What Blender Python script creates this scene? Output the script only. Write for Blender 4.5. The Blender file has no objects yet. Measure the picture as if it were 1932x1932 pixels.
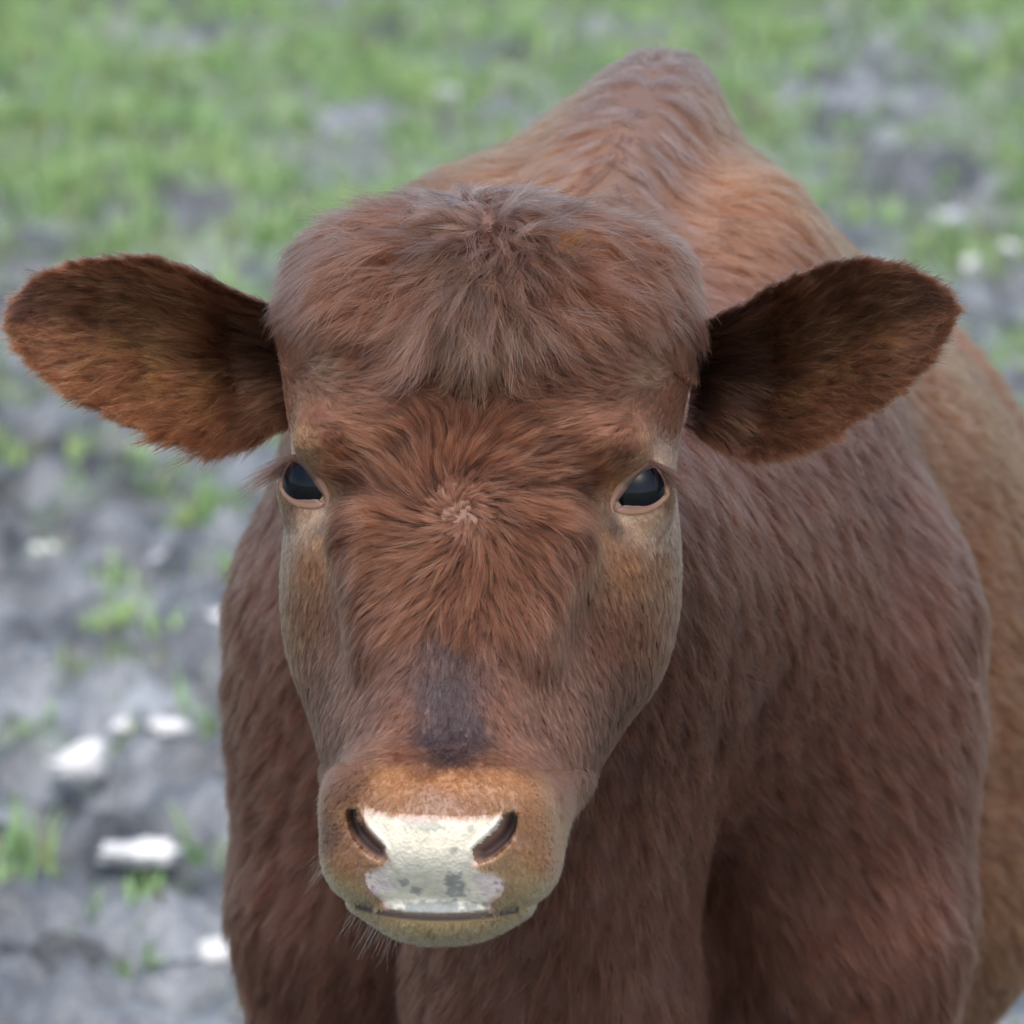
import bpy, math, os
import numpy as np
from math import radians as R
rng = np.random.default_rng(7)
FUR = os.environ.get('NOFUR') is None
sc = bpy.context.scene
COL = sc.collection

# ------------------------------------------------------------------ camera
CAM_Z, PITCH, DIST = 1.65, R(11.0), 3.5        # a person's eye height, a long lens, the face 3.5 m away
U = 0.57 / 1932                                 # metres per unit of the head's own measure
cam = bpy.data.cameras.new('camera')
cam_o = bpy.data.objects.new('camera', cam)
COL.objects.link(cam_o)
CAM = np.array([0.0, -3.5 * math.cos(PITCH), CAM_Z])
cam_o.location = CAM
cam_o.rotation_euler = (math.pi / 2 - PITCH, 0, 0)
cam.sensor_width = 36
cam.lens = 36 * DIST / 0.57
cam.clip_start, cam.clip_end = 0.1, 2000
cam.dof.use_dof = True
cam.dof.focus_distance = DIST - 0.045
cam.dof.aperture_fstop = cam.lens / 1000 / 0.0185
sc.camera = cam_o

# ------------------------------------------------------------------ sky, sun, exposure (overcast)
world = bpy.data.worlds.new('World')
sc.world = world
world.use_nodes = True
wn = world.node_tree
wn.nodes.clear()
sky = wn.nodes.new('ShaderNodeTexSky')
sky.sky_type = 'NISHITA'
sky.sun_disc = False
SUN_EL, SUN_AZ = R(62), R(-25)
sky.sun_elevation = SUN_EL
sky.sun_rotation = SUN_AZ + math.pi
sky.air_density, sky.dust_density, sky.ozone_density = 1.0, 3.0, 1.0
bg = wn.nodes.new('ShaderNodeBackground')
bg.inputs['Strength'].default_value = 0.115
wo = wn.nodes.new('ShaderNodeOutputWorld')
wn.links.new(sky.outputs[0], bg.inputs[0])
wn.links.new(bg.outputs[0], wo.inputs[0])
sun = bpy.data.lights.new('sun', 'SUN')
sun.energy, sun.angle, sun.color = 1.5, R(28), (1.0, 0.96, 0.91)
sun_o = bpy.data.objects.new('sun', sun)
sun_o.rotation_euler = (math.pi / 2 - SUN_EL, 0, SUN_AZ)
COL.objects.link(sun_o)
sc.view_settings.view_transform = 'Standard'
sc.view_settings.look = 'None'
sc.view_settings.gamma = 1
sc.view_settings.use_curve_mapping = False
sc.view_settings.exposure = 1.27
sc.render.engine = 'CYCLES'
sc.cycles.max_bounces = 8
sc.cycles.use_denoising = True
try:
    sc.cycles.denoiser = 'OPENIMAGEDENOISE'
except Exception:
    pass
sc.cycles.sample_clamp_indirect = 6

# ------------------------------------------------------------------ small helpers
def unit(v):
    return v / np.maximum(np.linalg.norm(v, axis=-1, keepdims=True), 1e-9)

def link(name, data, parent=None, **props):
    o = bpy.data.objects.new(name, data)
    COL.objects.link(o)
    if parent is not None:
        o.parent = parent
    for k, v in props.items():
        o[k] = v
    return o

def mesh(name, V, F, mat=None, smooth=True, col=None):
    me = bpy.data.meshes.new(name)
    V = np.asarray(V, np.float32)
    if isinstance(F, np.ndarray):
        n, k = F.shape
        me.vertices.add(len(V)); me.vertices.foreach_set('co', V.ravel())
        me.loops.add(n * k); me.loops.foreach_set('vertex_index', F.astype(np.int32).ravel())
        me.polygons.add(n)
        me.polygons.foreach_set('loop_start', np.arange(0, n * k, k, dtype=np.int32))
        me.update(calc_edges=True)
        me.validate()
    else:
        me.from_pydata(V.tolist(), [], F)
        me.update()
    if smooth:
        me.polygons.foreach_set('use_smooth', np.ones(len(me.polygons), bool))
    if col is not None:
        a = me.attributes.new('col', 'FLOAT_COLOR', 'POINT')
        c = np.ones((len(V), 4), np.float32); c[:, :3] = col
        a.data.foreach_set('color', c.ravel())
    if mat:
        me.materials.append(mat)
    return me

def new_mat(name):
    m = bpy.data.materials.new(name)
    m.use_nodes = True
    nt = m.node_tree
    return m, nt, nt.nodes['Principled BSDF']

def node(nt, kind, **inp):
    n = nt.nodes.new(kind)
    for k, v in inp.items():
        n.inputs[k.replace('_', ' ')].default_value = v
    return n

# gradient noise on numpy arrays
_perm = rng.permutation(256).astype(np.int64)
_grad = unit(rng.normal(size=(256, 3)))
def noise(p):
    p = np.asarray(p, float)
    i = np.floor(p).astype(np.int64); f = p - i
    w = f * f * f * (f * (f * 6 - 15) + 10)
    out = 0.0
    for dx in (0, 1):
        for dy in (0, 1):
            for dz in (0, 1):
                h = _perm[(_perm[(_perm[(i[..., 0] + dx) & 255] + i[..., 1] + dy) & 255] + i[..., 2] + dz) & 255]
                g = _grad[h]
                d = f - np.array([dx, dy, dz])
                k = (w[..., 0] if dx else 1 - w[..., 0]) * (w[..., 1] if dy else 1 - w[..., 1]) * (w[..., 2] if dz else 1 - w[..., 2])
                out = out + k * (g * d).sum(-1)
    return out * 1.6

def noise2(x, y, s, z=0.0):
    return noise(np.stack([x / s, y / s, np.full_like(x, z)], -1))

def sstep(a, b, x):
    t = np.clip((x - a) / (b - a), 0, 1)
    return t * t * (3 - 2 * t)

# ------------------------------------------------------------------ frames: the head's own axes, the body's own axes
cp, sp = math.cos(PITCH), math.sin(PITCH)
RC = np.array([[1, 0, 0], [0, cp, sp], [0, -sp, cp]])          # columns: right, away, up
OH = CAM + DIST * RC[:, 1]
YAW, ROLL = R(-6.5), R(1.1)
rz = np.array([[math.cos(YAW), -math.sin(YAW), 0], [math.sin(YAW), math.cos(YAW), 0], [0, 0, 1]])
ry = np.array([[math.cos(ROLL), 0, math.sin(ROLL)], [0, 1, 0], [-math.sin(ROLL), 0, math.cos(ROLL)]])
RL = RC @ ry @ rz
OL = OH + RC @ np.array([(895 - 966) * U, 0, (966 - 910) * U])
def toL(P): return (P - OL) @ RL / U
def fromL(P): return np.asarray(P, float) * U @ RL.T + OL
BYAW = R(-6.0)                                                  # the rump stands off to the right of the head
RB = np.array([[math.cos(BYAW), -math.sin(BYAW), 0], [math.sin(BYAW), math.cos(BYAW), 0], [0, 0, 1]])
OB = np.array([0.094, 0.62, 0.0])
def toB(P): return (P - OB) @ RB
def fromB(P): return np.asarray(P, float) @ RB.T + OB
def ray(px, py):
    d = RC @ np.array([(px - 966) * U, DIST, (966 - py) * U])
    return d / np.linalg.norm(d)
def onground(px, py, z=0.0):
    d = ray(px, py)
    return CAM + d * ((z - CAM[2]) / d[2])
def headpt(px, py, yL):
    """a point of the head seen at (px, py) of the portrait, at depth yL in the head's own frame"""
    d = ray(px, py)
    o, v = (CAM - OL) @ RL / U, d @ RL
    return o + v * ((yL - o[1]) / v[1])

# ------------------------------------------------------------------ the cow as a distance field
def smin(a, b, k):
    h = np.clip(0.5 + 0.5 * (b - a) / k, 0, 1)
    return b + (a - b) * h - k * h * (1 - h)
def smax(a, b, k): return -smin(-a, -b, k)
def ellip(p, c, r, n=2.0):
    q = np.abs(p - np.asarray(c, float)) / np.asarray(r, float)
    g = (q ** n).sum(-1) ** (1 / n)
    return (g - 1) * min(r)
def capsule(p, a, b, ra, rb):
    a, b = np.asarray(a, float), np.asarray(b, float)
    ab = b - a
    t = np.clip(((p - a) @ ab) / (ab @ ab), 0, 1)
    return np.linalg.norm(p - a - t[..., None] * ab, axis=-1) - (ra + (rb - ra) * t)
def table(rows, lo, hi, smooth):
    rows = np.array(sorted(rows), float)
    z = np.linspace(lo, hi, 400)
    T = np.stack([np.interp(z, rows[:, 0], rows[:, k]) for k in range(1, rows.shape[1])], 1)
    w = np.exp(-0.5 * (np.arange(-60, 61) * (z[1] - z[0]) / smooth) ** 2); w /= w.sum()
    Tp = np.pad(T, ((60, 60), (0, 0)), mode='edge')
    T = np.stack([np.convolve(Tp[:, k], w, 'valid') for k in range(T.shape[1])], 1)
    return z, T
# z: half width at the face plane, half width at the cheeks, face plane depth, cheek depth, back depth
HEAD_T = table([
    (460, 290, 360, -20, 150, 380), (300, 325, 380, -105, 150, 430), (150, 315, 352, -165, 150, 450),
    (60, 255, 345, -198, 150, 460), (-10, 228, 338, -220, 150, 470), (-150, 216, 330, -278, 140, 470),
    (-300, 180, 314, -345, 60, 400), (-400, 172, 302, -398, -10, 300), (-500, 170, 270, -452, -90, 170),
    (-600, 165, 215, -500, -220, -20), (-680, 150, 160, -520, -320, -180)], -760, 520, 35)
def lookup(tab, x):
    z, T = tab
    t = np.clip((x - z[0]) / (z[-1] - z[0]) * (len(z) - 1), 0, len(z) - 1.001)
    i = t.astype(int); f = (t - i)[..., None]
    return T[i] * (1 - f) + T[i + 1] * f
NOSE_Y = -560
EYE_C, EYE_R = np.array([293.0, 6.0, -10.0]), 72.0
MOUTH_Z = headpt(828, 1730, -520)[2]
NOS = np.array([(136, -598, 3), (134, -612, 5), (129, -625, 7), (121, -638, 8.5), (110, -649, 9), (98, -659, 8.5), (87, -666, 6)], float)
NOS = np.stack([np.interp(np.linspace(0, 6, 19), np.arange(7), NOS[:, k]) for k in range(3)], 1)
def f_head(p):                                   # p in head units
    q = lookup(HEAD_T, p[..., 2])
    wf, wb, yf, cy, yb = (q[..., k] for k in range(5))
    x, y, z = np.abs(p[..., 0]), p[..., 1], p[..., 2]
    s = sstep(0, 1, (y - yf) / (cy - yf))
    w = wf + (wb - wf) * s
    front = y < cy
    d = np.where(front, cy - yf, yb - cy)
    n = np.where(front, 3.0, 2.2)
    g = ((x / w) ** n + (np.abs(y - cy) / d) ** n) ** (1 / n)
    f = (g - 1) * np.minimum(w, d) * 0.8
    f = smax(f, z - 470, 60); f = smax(f, -690 - z, 60)
    ps = np.stack([x, y, z], -1)
    f = smin(f, ellip(ps, (0, 125, 205), (366, 275, 332), 2.08), 60)
    # brow ridges, soft hollow behind them, sockets
    f = smin(f, ellip(ps, (255, -70, 75), (75, 85, 55)), 45)
    f = smin(f, ellip(ps, (297, 24, -12), (72, 66, 66)), 12)
    f = smax(f, -ellip(ps, (325, -118, -95), (55, 60, 90)), 60)
    # facial crest and cheek muscle
    f = smin(f, capsule(ps, (198, -184, -110), (150, -262, -310), 34, 16), 90)
    f = smin(f, ellip(ps, (300, 130, -190), (70, 190, 190)), 80)
    # muzzle: lips recede towards the chin
    m = ps.copy(); m[..., 1] = y - 0.22 * np.maximum(0, -570 - z)
    mz = ellip(m, (0, -425, -645), (213, 150, 142), 3.4)
    f = smin(f, mz, 55)
    lip = smin(ellip(ps, (0, -392, -770), (168, 112, 40), 2.3), ellip(ps, (0, -400, -790), (112, 112, 46), 2.2), 20)
    f = smin(f, lip, 4)      # lower lip and chin
    f = smin(f, ellip(ps, (0, -240, -690), (130, 170, 90)), 60)           # under the jaw
    f = smin(f, ellip(m, (0, -520, -640), (118, 100, 96), 2.4), 26)        # nose pad
    # groove of the mouth
    f = smax(f, -capsule(ps, (0, -570, MOUTH_Z - 2), (185, -460, MOUTH_Z + 20), 8, 8), 5)
    return f
# body slices: y: top, bottom, half width, height of the widest part, exponent above, exponent below
BODY_T = table([
    (-.52, 1.03, .84, .085, .93, 2.0, 2.0), (-.42, 1.05, .79, .105, .92, 1.9, 2.0), (-.32, 1.055, .74, .145, .90, 1.9, 1.9),
    (-.22, 1.070, .69, .185, .84, 2.4, 1.9), (-.1, 1.108, .63, .208, .74, 2.6, 2.0), (0, 1.114, .50, .212, .68, 2.6, 2.2),
    (.12, 1.100, .44, .236, .66, 2.5, 2.6), (.3, 1.05, .37, .285, .62, 1.95, 3.2), (.55, 1.00, .37, .318, .60, 1.7, 3.2),
    (.8, .95, .42, .265, .66, 1.8, 2.6), (.95, .92, .54, .20, .74, 1.9, 2.0), (1.08, .87, .64, .14, .76, 2, 2)], -.6, 1.2, .05)
LEGS = []
for s in (-1, 1):
    LEGS += [((s * .146, -.11, .80), (s * .176, -.13, .62), .095, .056), ((s * .176, -.13, .62), (s * .17, -.13, .36), .056, .042),
             ((s * .17, -.13, .36), (s * .17, -.12, .10), .040, .030), ((s * .17, -.12, .10), (s * .17, -.15, .03), .040, .048),
             ((s * .12, .84, .72), (s * .15, .74, .56), .13, .08), ((s * .15, .74, .56), (s * .15, .95, .40), .07, .046),
             ((s * .15, .95, .40), (s * .15, .92, .10), .042, .032), ((s * .15, .92, .10), (s * .15, .89, .03), .040, .048)]
def f_body(p):                                   # p in body metres
    p = np.asarray(p, float).copy()
    p[..., 0] += (.024 + .010 * sstep(.85, 1.0, p[..., 2])) * (1 - sstep(1.05, 1.17, p[..., 2]))       # stands a little to one side
    y = p[..., 1]
    q = lookup(BODY_T, y)
    top, bot, hw, zc, n1, n2 = (q[..., k] for k in range(6))
    hw = hw - .018 * sstep(-.3, -.1, y) * (1 - sstep(.1, .35, y))
    up = p[..., 2] > zc
    h = np.where(up, top - zc, zc - bot)
    n = np.where(up, n1, n2)
    x = np.abs(p[..., 0])
    # a soft hollow behind the shoulder blade
    hw = hw * (1 - .05 * np.exp(-((y - .16) / .07) ** 2))
    g = ((np.sqrt(x * x + 1e-5) / hw) ** n + (np.abs(p[..., 2] - zc) / h) ** n) ** (1 / n)
    f = (g - 1) * np.minimum(hw, h) * .8
    f = smax(f, y - 1.07, .1); f = smax(f, -.50 - y, .08)
    ps = np.stack([x, y, p[..., 2]], -1)
    f = smin(f, ellip(ps, (.124, -.10, .77), (.070, .12, .24)), .06)        # shoulder
    f = smin(f, ellip(p, (.0, .02, 1.082), (.030, .16, .058)), .055)       # crest of the withers
    f = smin(f, capsule(p, (-.01, -.34, .84), (-.018, -.27, .58), .095, .082), .05)
    f = smin(f, capsule(p, (-.018, -.27, .585), (0, .02, .57), .070, .085), .05)   # brisket and dewlap
    lg = None
    for a, b, ra, rb in LEGS[8:]:
        c = capsule(ps, a, b, ra, rb)
        lg = c if lg is None else smin(lg, c, .03)
    f = smin(f, lg, .05)
    t = capsule(p, (0, 1.03, .86), (0, 1.13, .76), .03, .022)
    t = smin(t, capsule(p, (0, 1.13, .76), (0, 1.13, .36), .022, .03), .02)
    return smin(f, t, .03)
def f_all(P):
    P = np.asarray(P, float)
    fb = f_body(toB(P))
    L = toL(P)
    near = (np.abs(L[..., 0]) < 700) & (L[..., 1] < 900) & (L[..., 1] > -900) & (np.abs(L[..., 2]) < 1100)
    out = fb.copy()
    if near.any():
        fh = f_head(L[near]) * U
        out[near] = smin(fb[near], fh, .05)
    return out
def grad(P, e=.0012):
    k = np.array([[1, -1, -1], [-1, -1, 1], [-1, 1, -1], [1, 1, 1]], float)
    return sum(k[i] * f_all(P + e * k[i])[..., None] for i in range(4)) / (4 * e)
def project(P, it=3):
    for _ in range(it):
        g = grad(P); f = f_all(P)
        g2 = np.maximum((g * g).sum(-1), .05)
        P = P - g * np.clip(f / g2, -.01, .01)[..., None]
    return P
def surface_nets(F, org, h):
    S = F < 0
    nx, ny, nz = F.shape
    c = [S[i:nx - 1 + i, j:ny - 1 + j, k:nz - 1 + k] for i in (0, 1) for j in (0, 1) for k in (0, 1)]
    cnt = sum(a.astype(np.int8) for a in c)
    act = (cnt > 0) & (cnt < 8)
    idx = np.full(act.shape, -1, np.int64)
    I = np.argwhere(act)
    idx[act] = np.arange(len(I))
    acc = np.zeros((len(I), 3)); num = np.zeros(len(I))
    cor = np.array([(i, j, k) for i in (0, 1) for j in (0, 1) for k in (0, 1)])
    val = np.stack([F[I[:, 0] + a, I[:, 1] + b, I[:, 2] + d] for a, b, d in cor], 1)
    for a in range(8):
        for b in range(a + 1, 8):
            if np.abs(cor[a] - cor[b]).sum() != 1: continue
            m = (val[:, a] < 0) != (val[:, b] < 0)
            t = val[m, a] / (val[m, a] - val[m, b])
            acc[m] += cor[a] + t[:, None] * (cor[b] - cor[a]); num[m] += 1
    V = (I + acc / num[:, None]) * h + org
    Q = []
    for ax in range(3):
        lo = [slice(None)] * 3; hi = [slice(None)] * 3
        lo[ax] = slice(0, -1); hi[ax] = slice(1, None)
        A, B = S[tuple(lo)], S[tuple(hi)]
        E = np.argwhere(A != B)
        o1, o2 = (ax + 1) % 3, (ax + 2) % 3
        E = E[(E[:, o1] > 0) & (E[:, o2] > 0) & (E[:, o1] < F.shape[o1] - 1) & (E[:, o2] < F.shape[o2] - 1)]
        fl = A[E[:, 0], E[:, 1], E[:, 2]]
        def cell(d1, d2):
            C = E.copy(); C[:, o1] -= d1; C[:, o2] -= d2
            return idx[C[:, 0], C[:, 1], C[:, 2]]
        q = np.stack([cell(1, 1), cell(0, 1), cell(0, 0), cell(1, 0)], 1)
        q[~fl] = q[~fl][:, ::-1]
        Q.append(q)
    return V, np.concatenate(Q)
def refine(V, T, sel):
    """split the triangles' edges whose two ends are selected"""
    E = np.sort(np.concatenate([T[:, [0, 1]], T[:, [1, 2]], T[:, [2, 0]]]), 1)
    Eu, inv = np.unique(E, axis=0, return_inverse=True); inv = inv.ravel()
    mk = sel[Eu[:, 0]] & sel[Eu[:, 1]]
    mid = np.full(len(Eu), -1); mid[mk] = len(V) + np.arange(mk.sum())
    V = np.concatenate([V, (V[Eu[mk, 0]] + V[Eu[mk, 1]]) / 2])
    n = len(T)
    m = np.stack([mid[inv[:n]], mid[inv[n:2 * n]], mid[inv[2 * n:]]], 1)
    k = (m >= 0).sum(1)
    out = [T[k == 0]]
    a = k == 3; t, q = T[a], m[a]
    out += [np.stack([t[:, 0], q[:, 0], q[:, 2]], 1), np.stack([q[:, 0], t[:, 1], q[:, 1]], 1),
            np.stack([q[:, 2], q[:, 1], t[:, 2]], 1), q]
    for r in range(3):
        o = [(r + i) % 3 for i in range(3)]
        a = (k == 1) & (m[:, r] >= 0); t, q = T[a][:, o], m[a][:, o]
        out += [np.stack([t[:, 0], q[:, 0], t[:, 2]], 1), np.stack([q[:, 0], t[:, 1], t[:, 2]], 1)]
        a = (k == 2) & (m[:, o[2]] < 0); t, q = T[a][:, o], m[a][:, o]
        out += [np.stack([t[:, 0], q[:, 0], t[:, 2]], 1), np.stack([q[:, 0], q[:, 1], t[:, 2]], 1),
                np.stack([q[:, 0], t[:, 1], q[:, 1]], 1)]
    return V, np.concatenate(out)

h = .009
lo, hi = np.array([-.36, -.36, -.01]), np.array([.72, 2.1, 1.30])
nn = np.ceil((hi - lo) / h).astype(int)
G = np.stack(np.meshgrid(*[lo[k] + h * np.arange(nn[k]) for k in range(3)], indexing='ij'), -1)
F = np.empty(tuple(nn))
for i in range(nn[0]):
    F[i] = f_all(G[i])
V, Q = surface_nets(F, lo, h)
T = np.concatenate([Q[:, [0, 1, 2]], Q[:, [0, 2, 3]]])
del G, F
V = project(V, 2)
for lev in range(3):
    L = toL(V)
    sel = (L[:, 1] < 330 - 200 * lev) & (L[:, 2] > -1000) & (L[:, 2] < 640) & (np.abs(L[:, 0]) < 520)
    if lev >= 1:
        sel &= (L[:, 2] < 60)
    if lev == 2:
        sel &= (L[:, 2] < -500) & (L[:, 1] < -380) & (np.abs(L[:, 0]) < 200)
    V, T = refine(V, T, sel)
    V = project(V, 2)
# nostrils: comma-shaped hollows pressed into the muzzle
Lq = toL(V)
nm = (Lq[:, 1] < -380) & (Lq[:, 2] < -480) & (Lq[:, 2] > -760) & (np.abs(Lq[:, 0]) < 200)
q_ = Lq[nm]
best = np.full(len(q_), 9.0)
for x0, z0, r0 in NOS:
    dx_, dz_ = np.abs(q_[:, 0]) - x0, q_[:, 2] - z0
    out_ = sstep(-.3, .6, (dx_ * .62 - dz_ * .78) / (np.hypot(dx_, dz_) + 1e-6))        # the outer lip of the slit is soft, the wing sharp
    b_ = np.hypot(dx_, dz_) / (r0 + 2.5 + 12 * out_)
    far_ = np.where(b_ < best, 1 - out_, far_) if x0 != NOS[0, 0] or z0 != NOS[0, 1] else 1 - out_
    best = np.minimum(best, b_)
dent = sstep(1.3, .15, best)
q_[:, 1] += 52 * dent
q_[:, 0] += np.sign(q_[:, 0]) * 9 * dent
# the wing beside each hollow stands a little proud
q_[:, 1] -= 3 * np.exp(-((best - 1.6) / .45) ** 2) * far_
Lq[nm] = q_
V = fromL(Lq)
ND = np.zeros(len(V)); ND[nm] = dent

cow = link('cow', None, label='red brown hornless young cow facing the camera with pale nose', category='cow')

# ------------------------------------------------------------------ coat map: where the hair points, how long it is, its colour
B_ = (.168, .066, .036); P_ = (.212, .090, .054); T_ = (.40, .195, .092); L_ = (.50, .32, .20)
G_ = (.098, .070, .072); C_ = (.205, .130, .096); D_ = (.095, .040, .024); O_ = (.42, .18, .065); Y_ = (.56, .40, .20)
K_ = (.31, .17, .105)
CP = []
def ring(cx, cy, radii, n, swirl, ln, colr, keep=lambda x, y: True):
    for r in radii:
        for k in range(n):
            a = 2 * math.pi * (k + .5 * (r % 2)) / n
            x, y = cx + r * math.cos(a), cy + r * math.sin(a)
            if keep(x, y):
                CP.append((x, y, math.cos(a) - swirl * math.sin(a), math.sin(a) + swirl * math.cos(a), ln, colr))
ring(870, 962, (25,), 10, .5, 34, P_)
ring(870, 962, (71, 140), 14, .45, 82, B_)
ring(870, 962, (205,), 14, .15, 76, B_, lambda x, y: y > 900 and 660 < x < 1080)
ring(920, 422, (31, 80), 12, .2, 85, (.165, .086, .058))
ring(920, 422, (150,), 12, .15, 100, B_, lambda x, y: y > 350)
CP += [
    (760, 830, -.9, -.45, 70, B_), (700, 800, -1, -.15, 60, P_), (640, 790, -1, -.25, 32, P_), (980, 830, .85, -.5, 70, B_), (1040, 800, 1, -.2, 60, P_), (1110, 785, 1, -.2, 44, P_), (870, 800, 0, -1, 50, B_), (820, 780, -.6, -.8, 50, B_), (920, 780, .6, -.8, 50, B_),
    (870, 962, 0, -1, 22, (.17, .085, .045)), (1262, 805, .4, -.9, 13, P_), (1268, 762, .4, -.9, 14, P_), (546, 805, -.4, -.9, 13, P_), (543, 760, -.4, -.9, 14, P_),
    (1153, 1004, -.2, .9, 12, (.07, .045, .035)), (1162, 990, -.2, .9, 8, (.10, .06, .045)), (607, 990, -.1, 1, 9, (.12, .08, .06)),
    (560, 640, -.8, .5, 52, P_), (700, 640, -.8, .55, 62, B_), (640, 705, -.95, .05, 36, K_), (760, 700, -.9, .2, 42, P_), (690, 745, -.95, -.05, 44, P_), (1060, 745, .9, 0, 44, P_), (830, 735, -.6, -.2, 40, B_),
    (1000, 735, .6, -.1, 40, B_), (1130, 640, .75, .55, 62, P_), (1090, 700, .9, .2, 42, P_), (1210, 690, .9, .15, 36, K_), (1290, 660, .6, .75, 62, P_),
    (1325, 740, .25, 1, 90, B_), (1330, 850, .05, 1, 90, D_), (520, 650, -.5, .85, 80, B_), (515, 780, -.1, 1, 80, D_), (1345, 620, .3, .95, 90, B_),
    (610, 770, -.6, -.8, 13, P_), (1215, 780, .6, -.8, 13, P_), (640, 830, -.55, -.8, 14, B_), (1180, 850, .55, -.8, 14, B_),
    (552, 848, -.4, -.6, 5, (.55, .38, .27)), (1250, 860, .4, -.6, 5, (.55, .38, .27)), (590, 860, -.4, -.8, 10, T_), (1205, 872, .4, -.8, 10, T_), (1160, 915, .2, -.9, 10, T_), (628, 920, -.2, -.9, 10, T_),
    (575, 965, -.3, .9, 7, L_), (602, 978, -.1, .9, 7, (.58, .40, .27)), (1178, 978, .2, .9, 7, (.58, .40, .27)), (1225, 985, .3, .9, 8, L_), (1262, 930, .6, .7, 9, (.20, .10, .055)), (550, 950, -.6, .7, 8, (.24, .13, .075)),
    (1145, 1010, .1, 1, 14, T_), (620, 1020, 0, 1, 14, T_),
    (1190, 1060, .4, .9, 26, (.24, .105, .045)), (1240, 1060, .4, .9, 28, (.19, .080, .036)), (1225, 1180, .4, .9, 34, (.165, .066, .033)), (1130, 1200, .35, .95, 26, B_), (1180, 1300, .4, .9, 32, D_), (1150, 1400, .4, .9, 32, D_), (1110, 1480, .4, .9, 30, D_), (1250, 1300, .3, .95, 30, (.11, .052, .034)),
    (1310, 1000, .3, .95, 26, P_), (1330, 1150, .2, 1, 26, P_), (1290, 1300, .1, 1, 28, P_),
    (585, 1060, -.15, 1, 26, (.22, .096, .043)), (575, 1160, -.1, 1, 32, (.185, .078, .037)), (600, 1300, -.05, 1, 32, D_), (625, 1420, -.1, 1, 30, D_), (635, 1180, -.15, 1, 32, (.145, .060, .034)),
    (1085, 1110, -.05, 1, 40, B_), (1060, 1030, .35, .9, 44, B_), (660, 1080, -.3, .95, 34, B_), (680, 1010, -.6, .8, 42, B_),
    (870, 1090, 0, 1, 48, P_), (770, 1100, -.5, .85, 46, P_), (980, 1100, .35, .9, 46, P_), (700, 1250, -.55, .8, 40, P_), (1020, 1250, .3, .9, 38, P_),
    (850, 1205, 0, 1, 36, (.115, .077, .072)), (840, 1300, -.03, 1, 28, G_), (830, 1390, -.08, 1, 24, G_), (880, 1370, .08, 1, 24, G_), (740, 1350, -.5, .85, 30, P_), (950, 1350, .3, .95, 30, P_),
    (850, 1428, 0, 1, 18, (.08, .05, .045)), (770, 1420, -.4, .9, 20, B_), (690, 1430, -.7, .7, 24, B_), (1030, 1450, .5, .85, 32, B_), (960, 1435, .4, .9, 22, B_),
    (1000, 1300, .3, .95, 36, P_), (660, 1480, -.6, .6, 18, (.16, .075, .045)),
    (850, 1475, 0, 1, 7, T_), (740, 1475, -.3, .6, 7, T_), (950, 1480, .3, .6, 7, T_), (830, 1515, 0, 1, 4, K_), (670, 1540, -.6, .4, 8, T_), (1030, 1540, .6, .4, 8, T_),
    (650, 1620, -.5, .7, 8, T_), (1040, 1620, .5, .7, 8, T_), (655, 1685, -.3, .9, 9, Y_), (1000, 1690, .3, .9, 9, Y_), (1050, 1660, .5, .8, 9, Y_), (1068, 1580, .8, .4, 9, (.19, .095, .06)), (625, 1580, -.8, .4, 9, (.19, .095, .06)),
    (840, 1758, 0, 1, 20, Y_), (780, 1750, -.3, .95, 20, Y_), (910, 1752, .3, .95, 20, Y_),
    (890, 520, -.05, 1, 115, (.245, .160, .125)), (850, 570, -.2, 1, 115, (.245, .160, .125)), (960, 570, .2, 1, 115, (.245, .160, .125)), (905, 600, 0, 1, 115, (.2, .125, .09)), (820, 630, -.45, .9, 76, B_), (900, 660, 0, 1, 66, (.15, .07, .035)), (990, 640, .3, .95, 70, B_), (905, 715, .05, 1, 46, B_),
    (750, 450, -.85, .5, 95, B_), (1090, 450, .85, .35, 95, B_), (650, 430, -.9, .45, 95, B_), (1190, 420, .9, .5, 95, B_), (600, 530, -.7, .7, 95, P_), (1280, 520, .6, .8, 95, B_), (720, 560, -.8, .6, 95, B_), (1110, 560, .75, .6, 95, B_),
    (930, 362, 0, -1, 80, C_), (780, 385, -.7, -.4, 80, B_), (1080, 375, .6, -.5, 80, B_), (690, 390, -.9, .1, 85, B_)]
def trace(px, py):
    d = np.array([ray(x, y) for x, y in zip(px, py)])
    t = np.full(len(d), 3.0)
    for _ in range(160):
        t += np.clip(f_all(CAM + d * t[:, None]) * .6, -.004, .02)
    return CAM + d * t[:, None]
CPa = np.array([c[:5] for c in CP], float)
CPp = toL(trace(CPa[:, 0], CPa[:, 1]))
CPd = np.stack([CPa[:, 2], np.zeros(len(CPa)), -CPa[:, 3]], 1)
CPd = CPd @ np.linalg.inv(ry @ rz).T
CPd[:, 1] = 0
CPd = unit(CPd)
CPl = CPa[:, 4]
CPc = np.array([c[5] for c in CP], float)
okc = CPp[:, 1] < 420
CPp, CPd, CPl, CPc = CPp[okc], CPd[okc], CPl[okc], CPc[okc]
def head_map(L, want):
    out = []
    for c in np.array_split(L, max(1, len(L) // 20000)):
        d2 = ((c[:, None] - CPp[None]) ** 2 * np.array([1, .5, 1])).sum(-1)
        w = 1 / (d2 + 150) ** 2.0
        w /= w.sum(1, keepdims=True)
        out.append(np.concatenate([w @ CPd, (w @ CPl)[:, None], w @ CPc], 1))
    q = np.concatenate(out)
    return q
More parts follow.
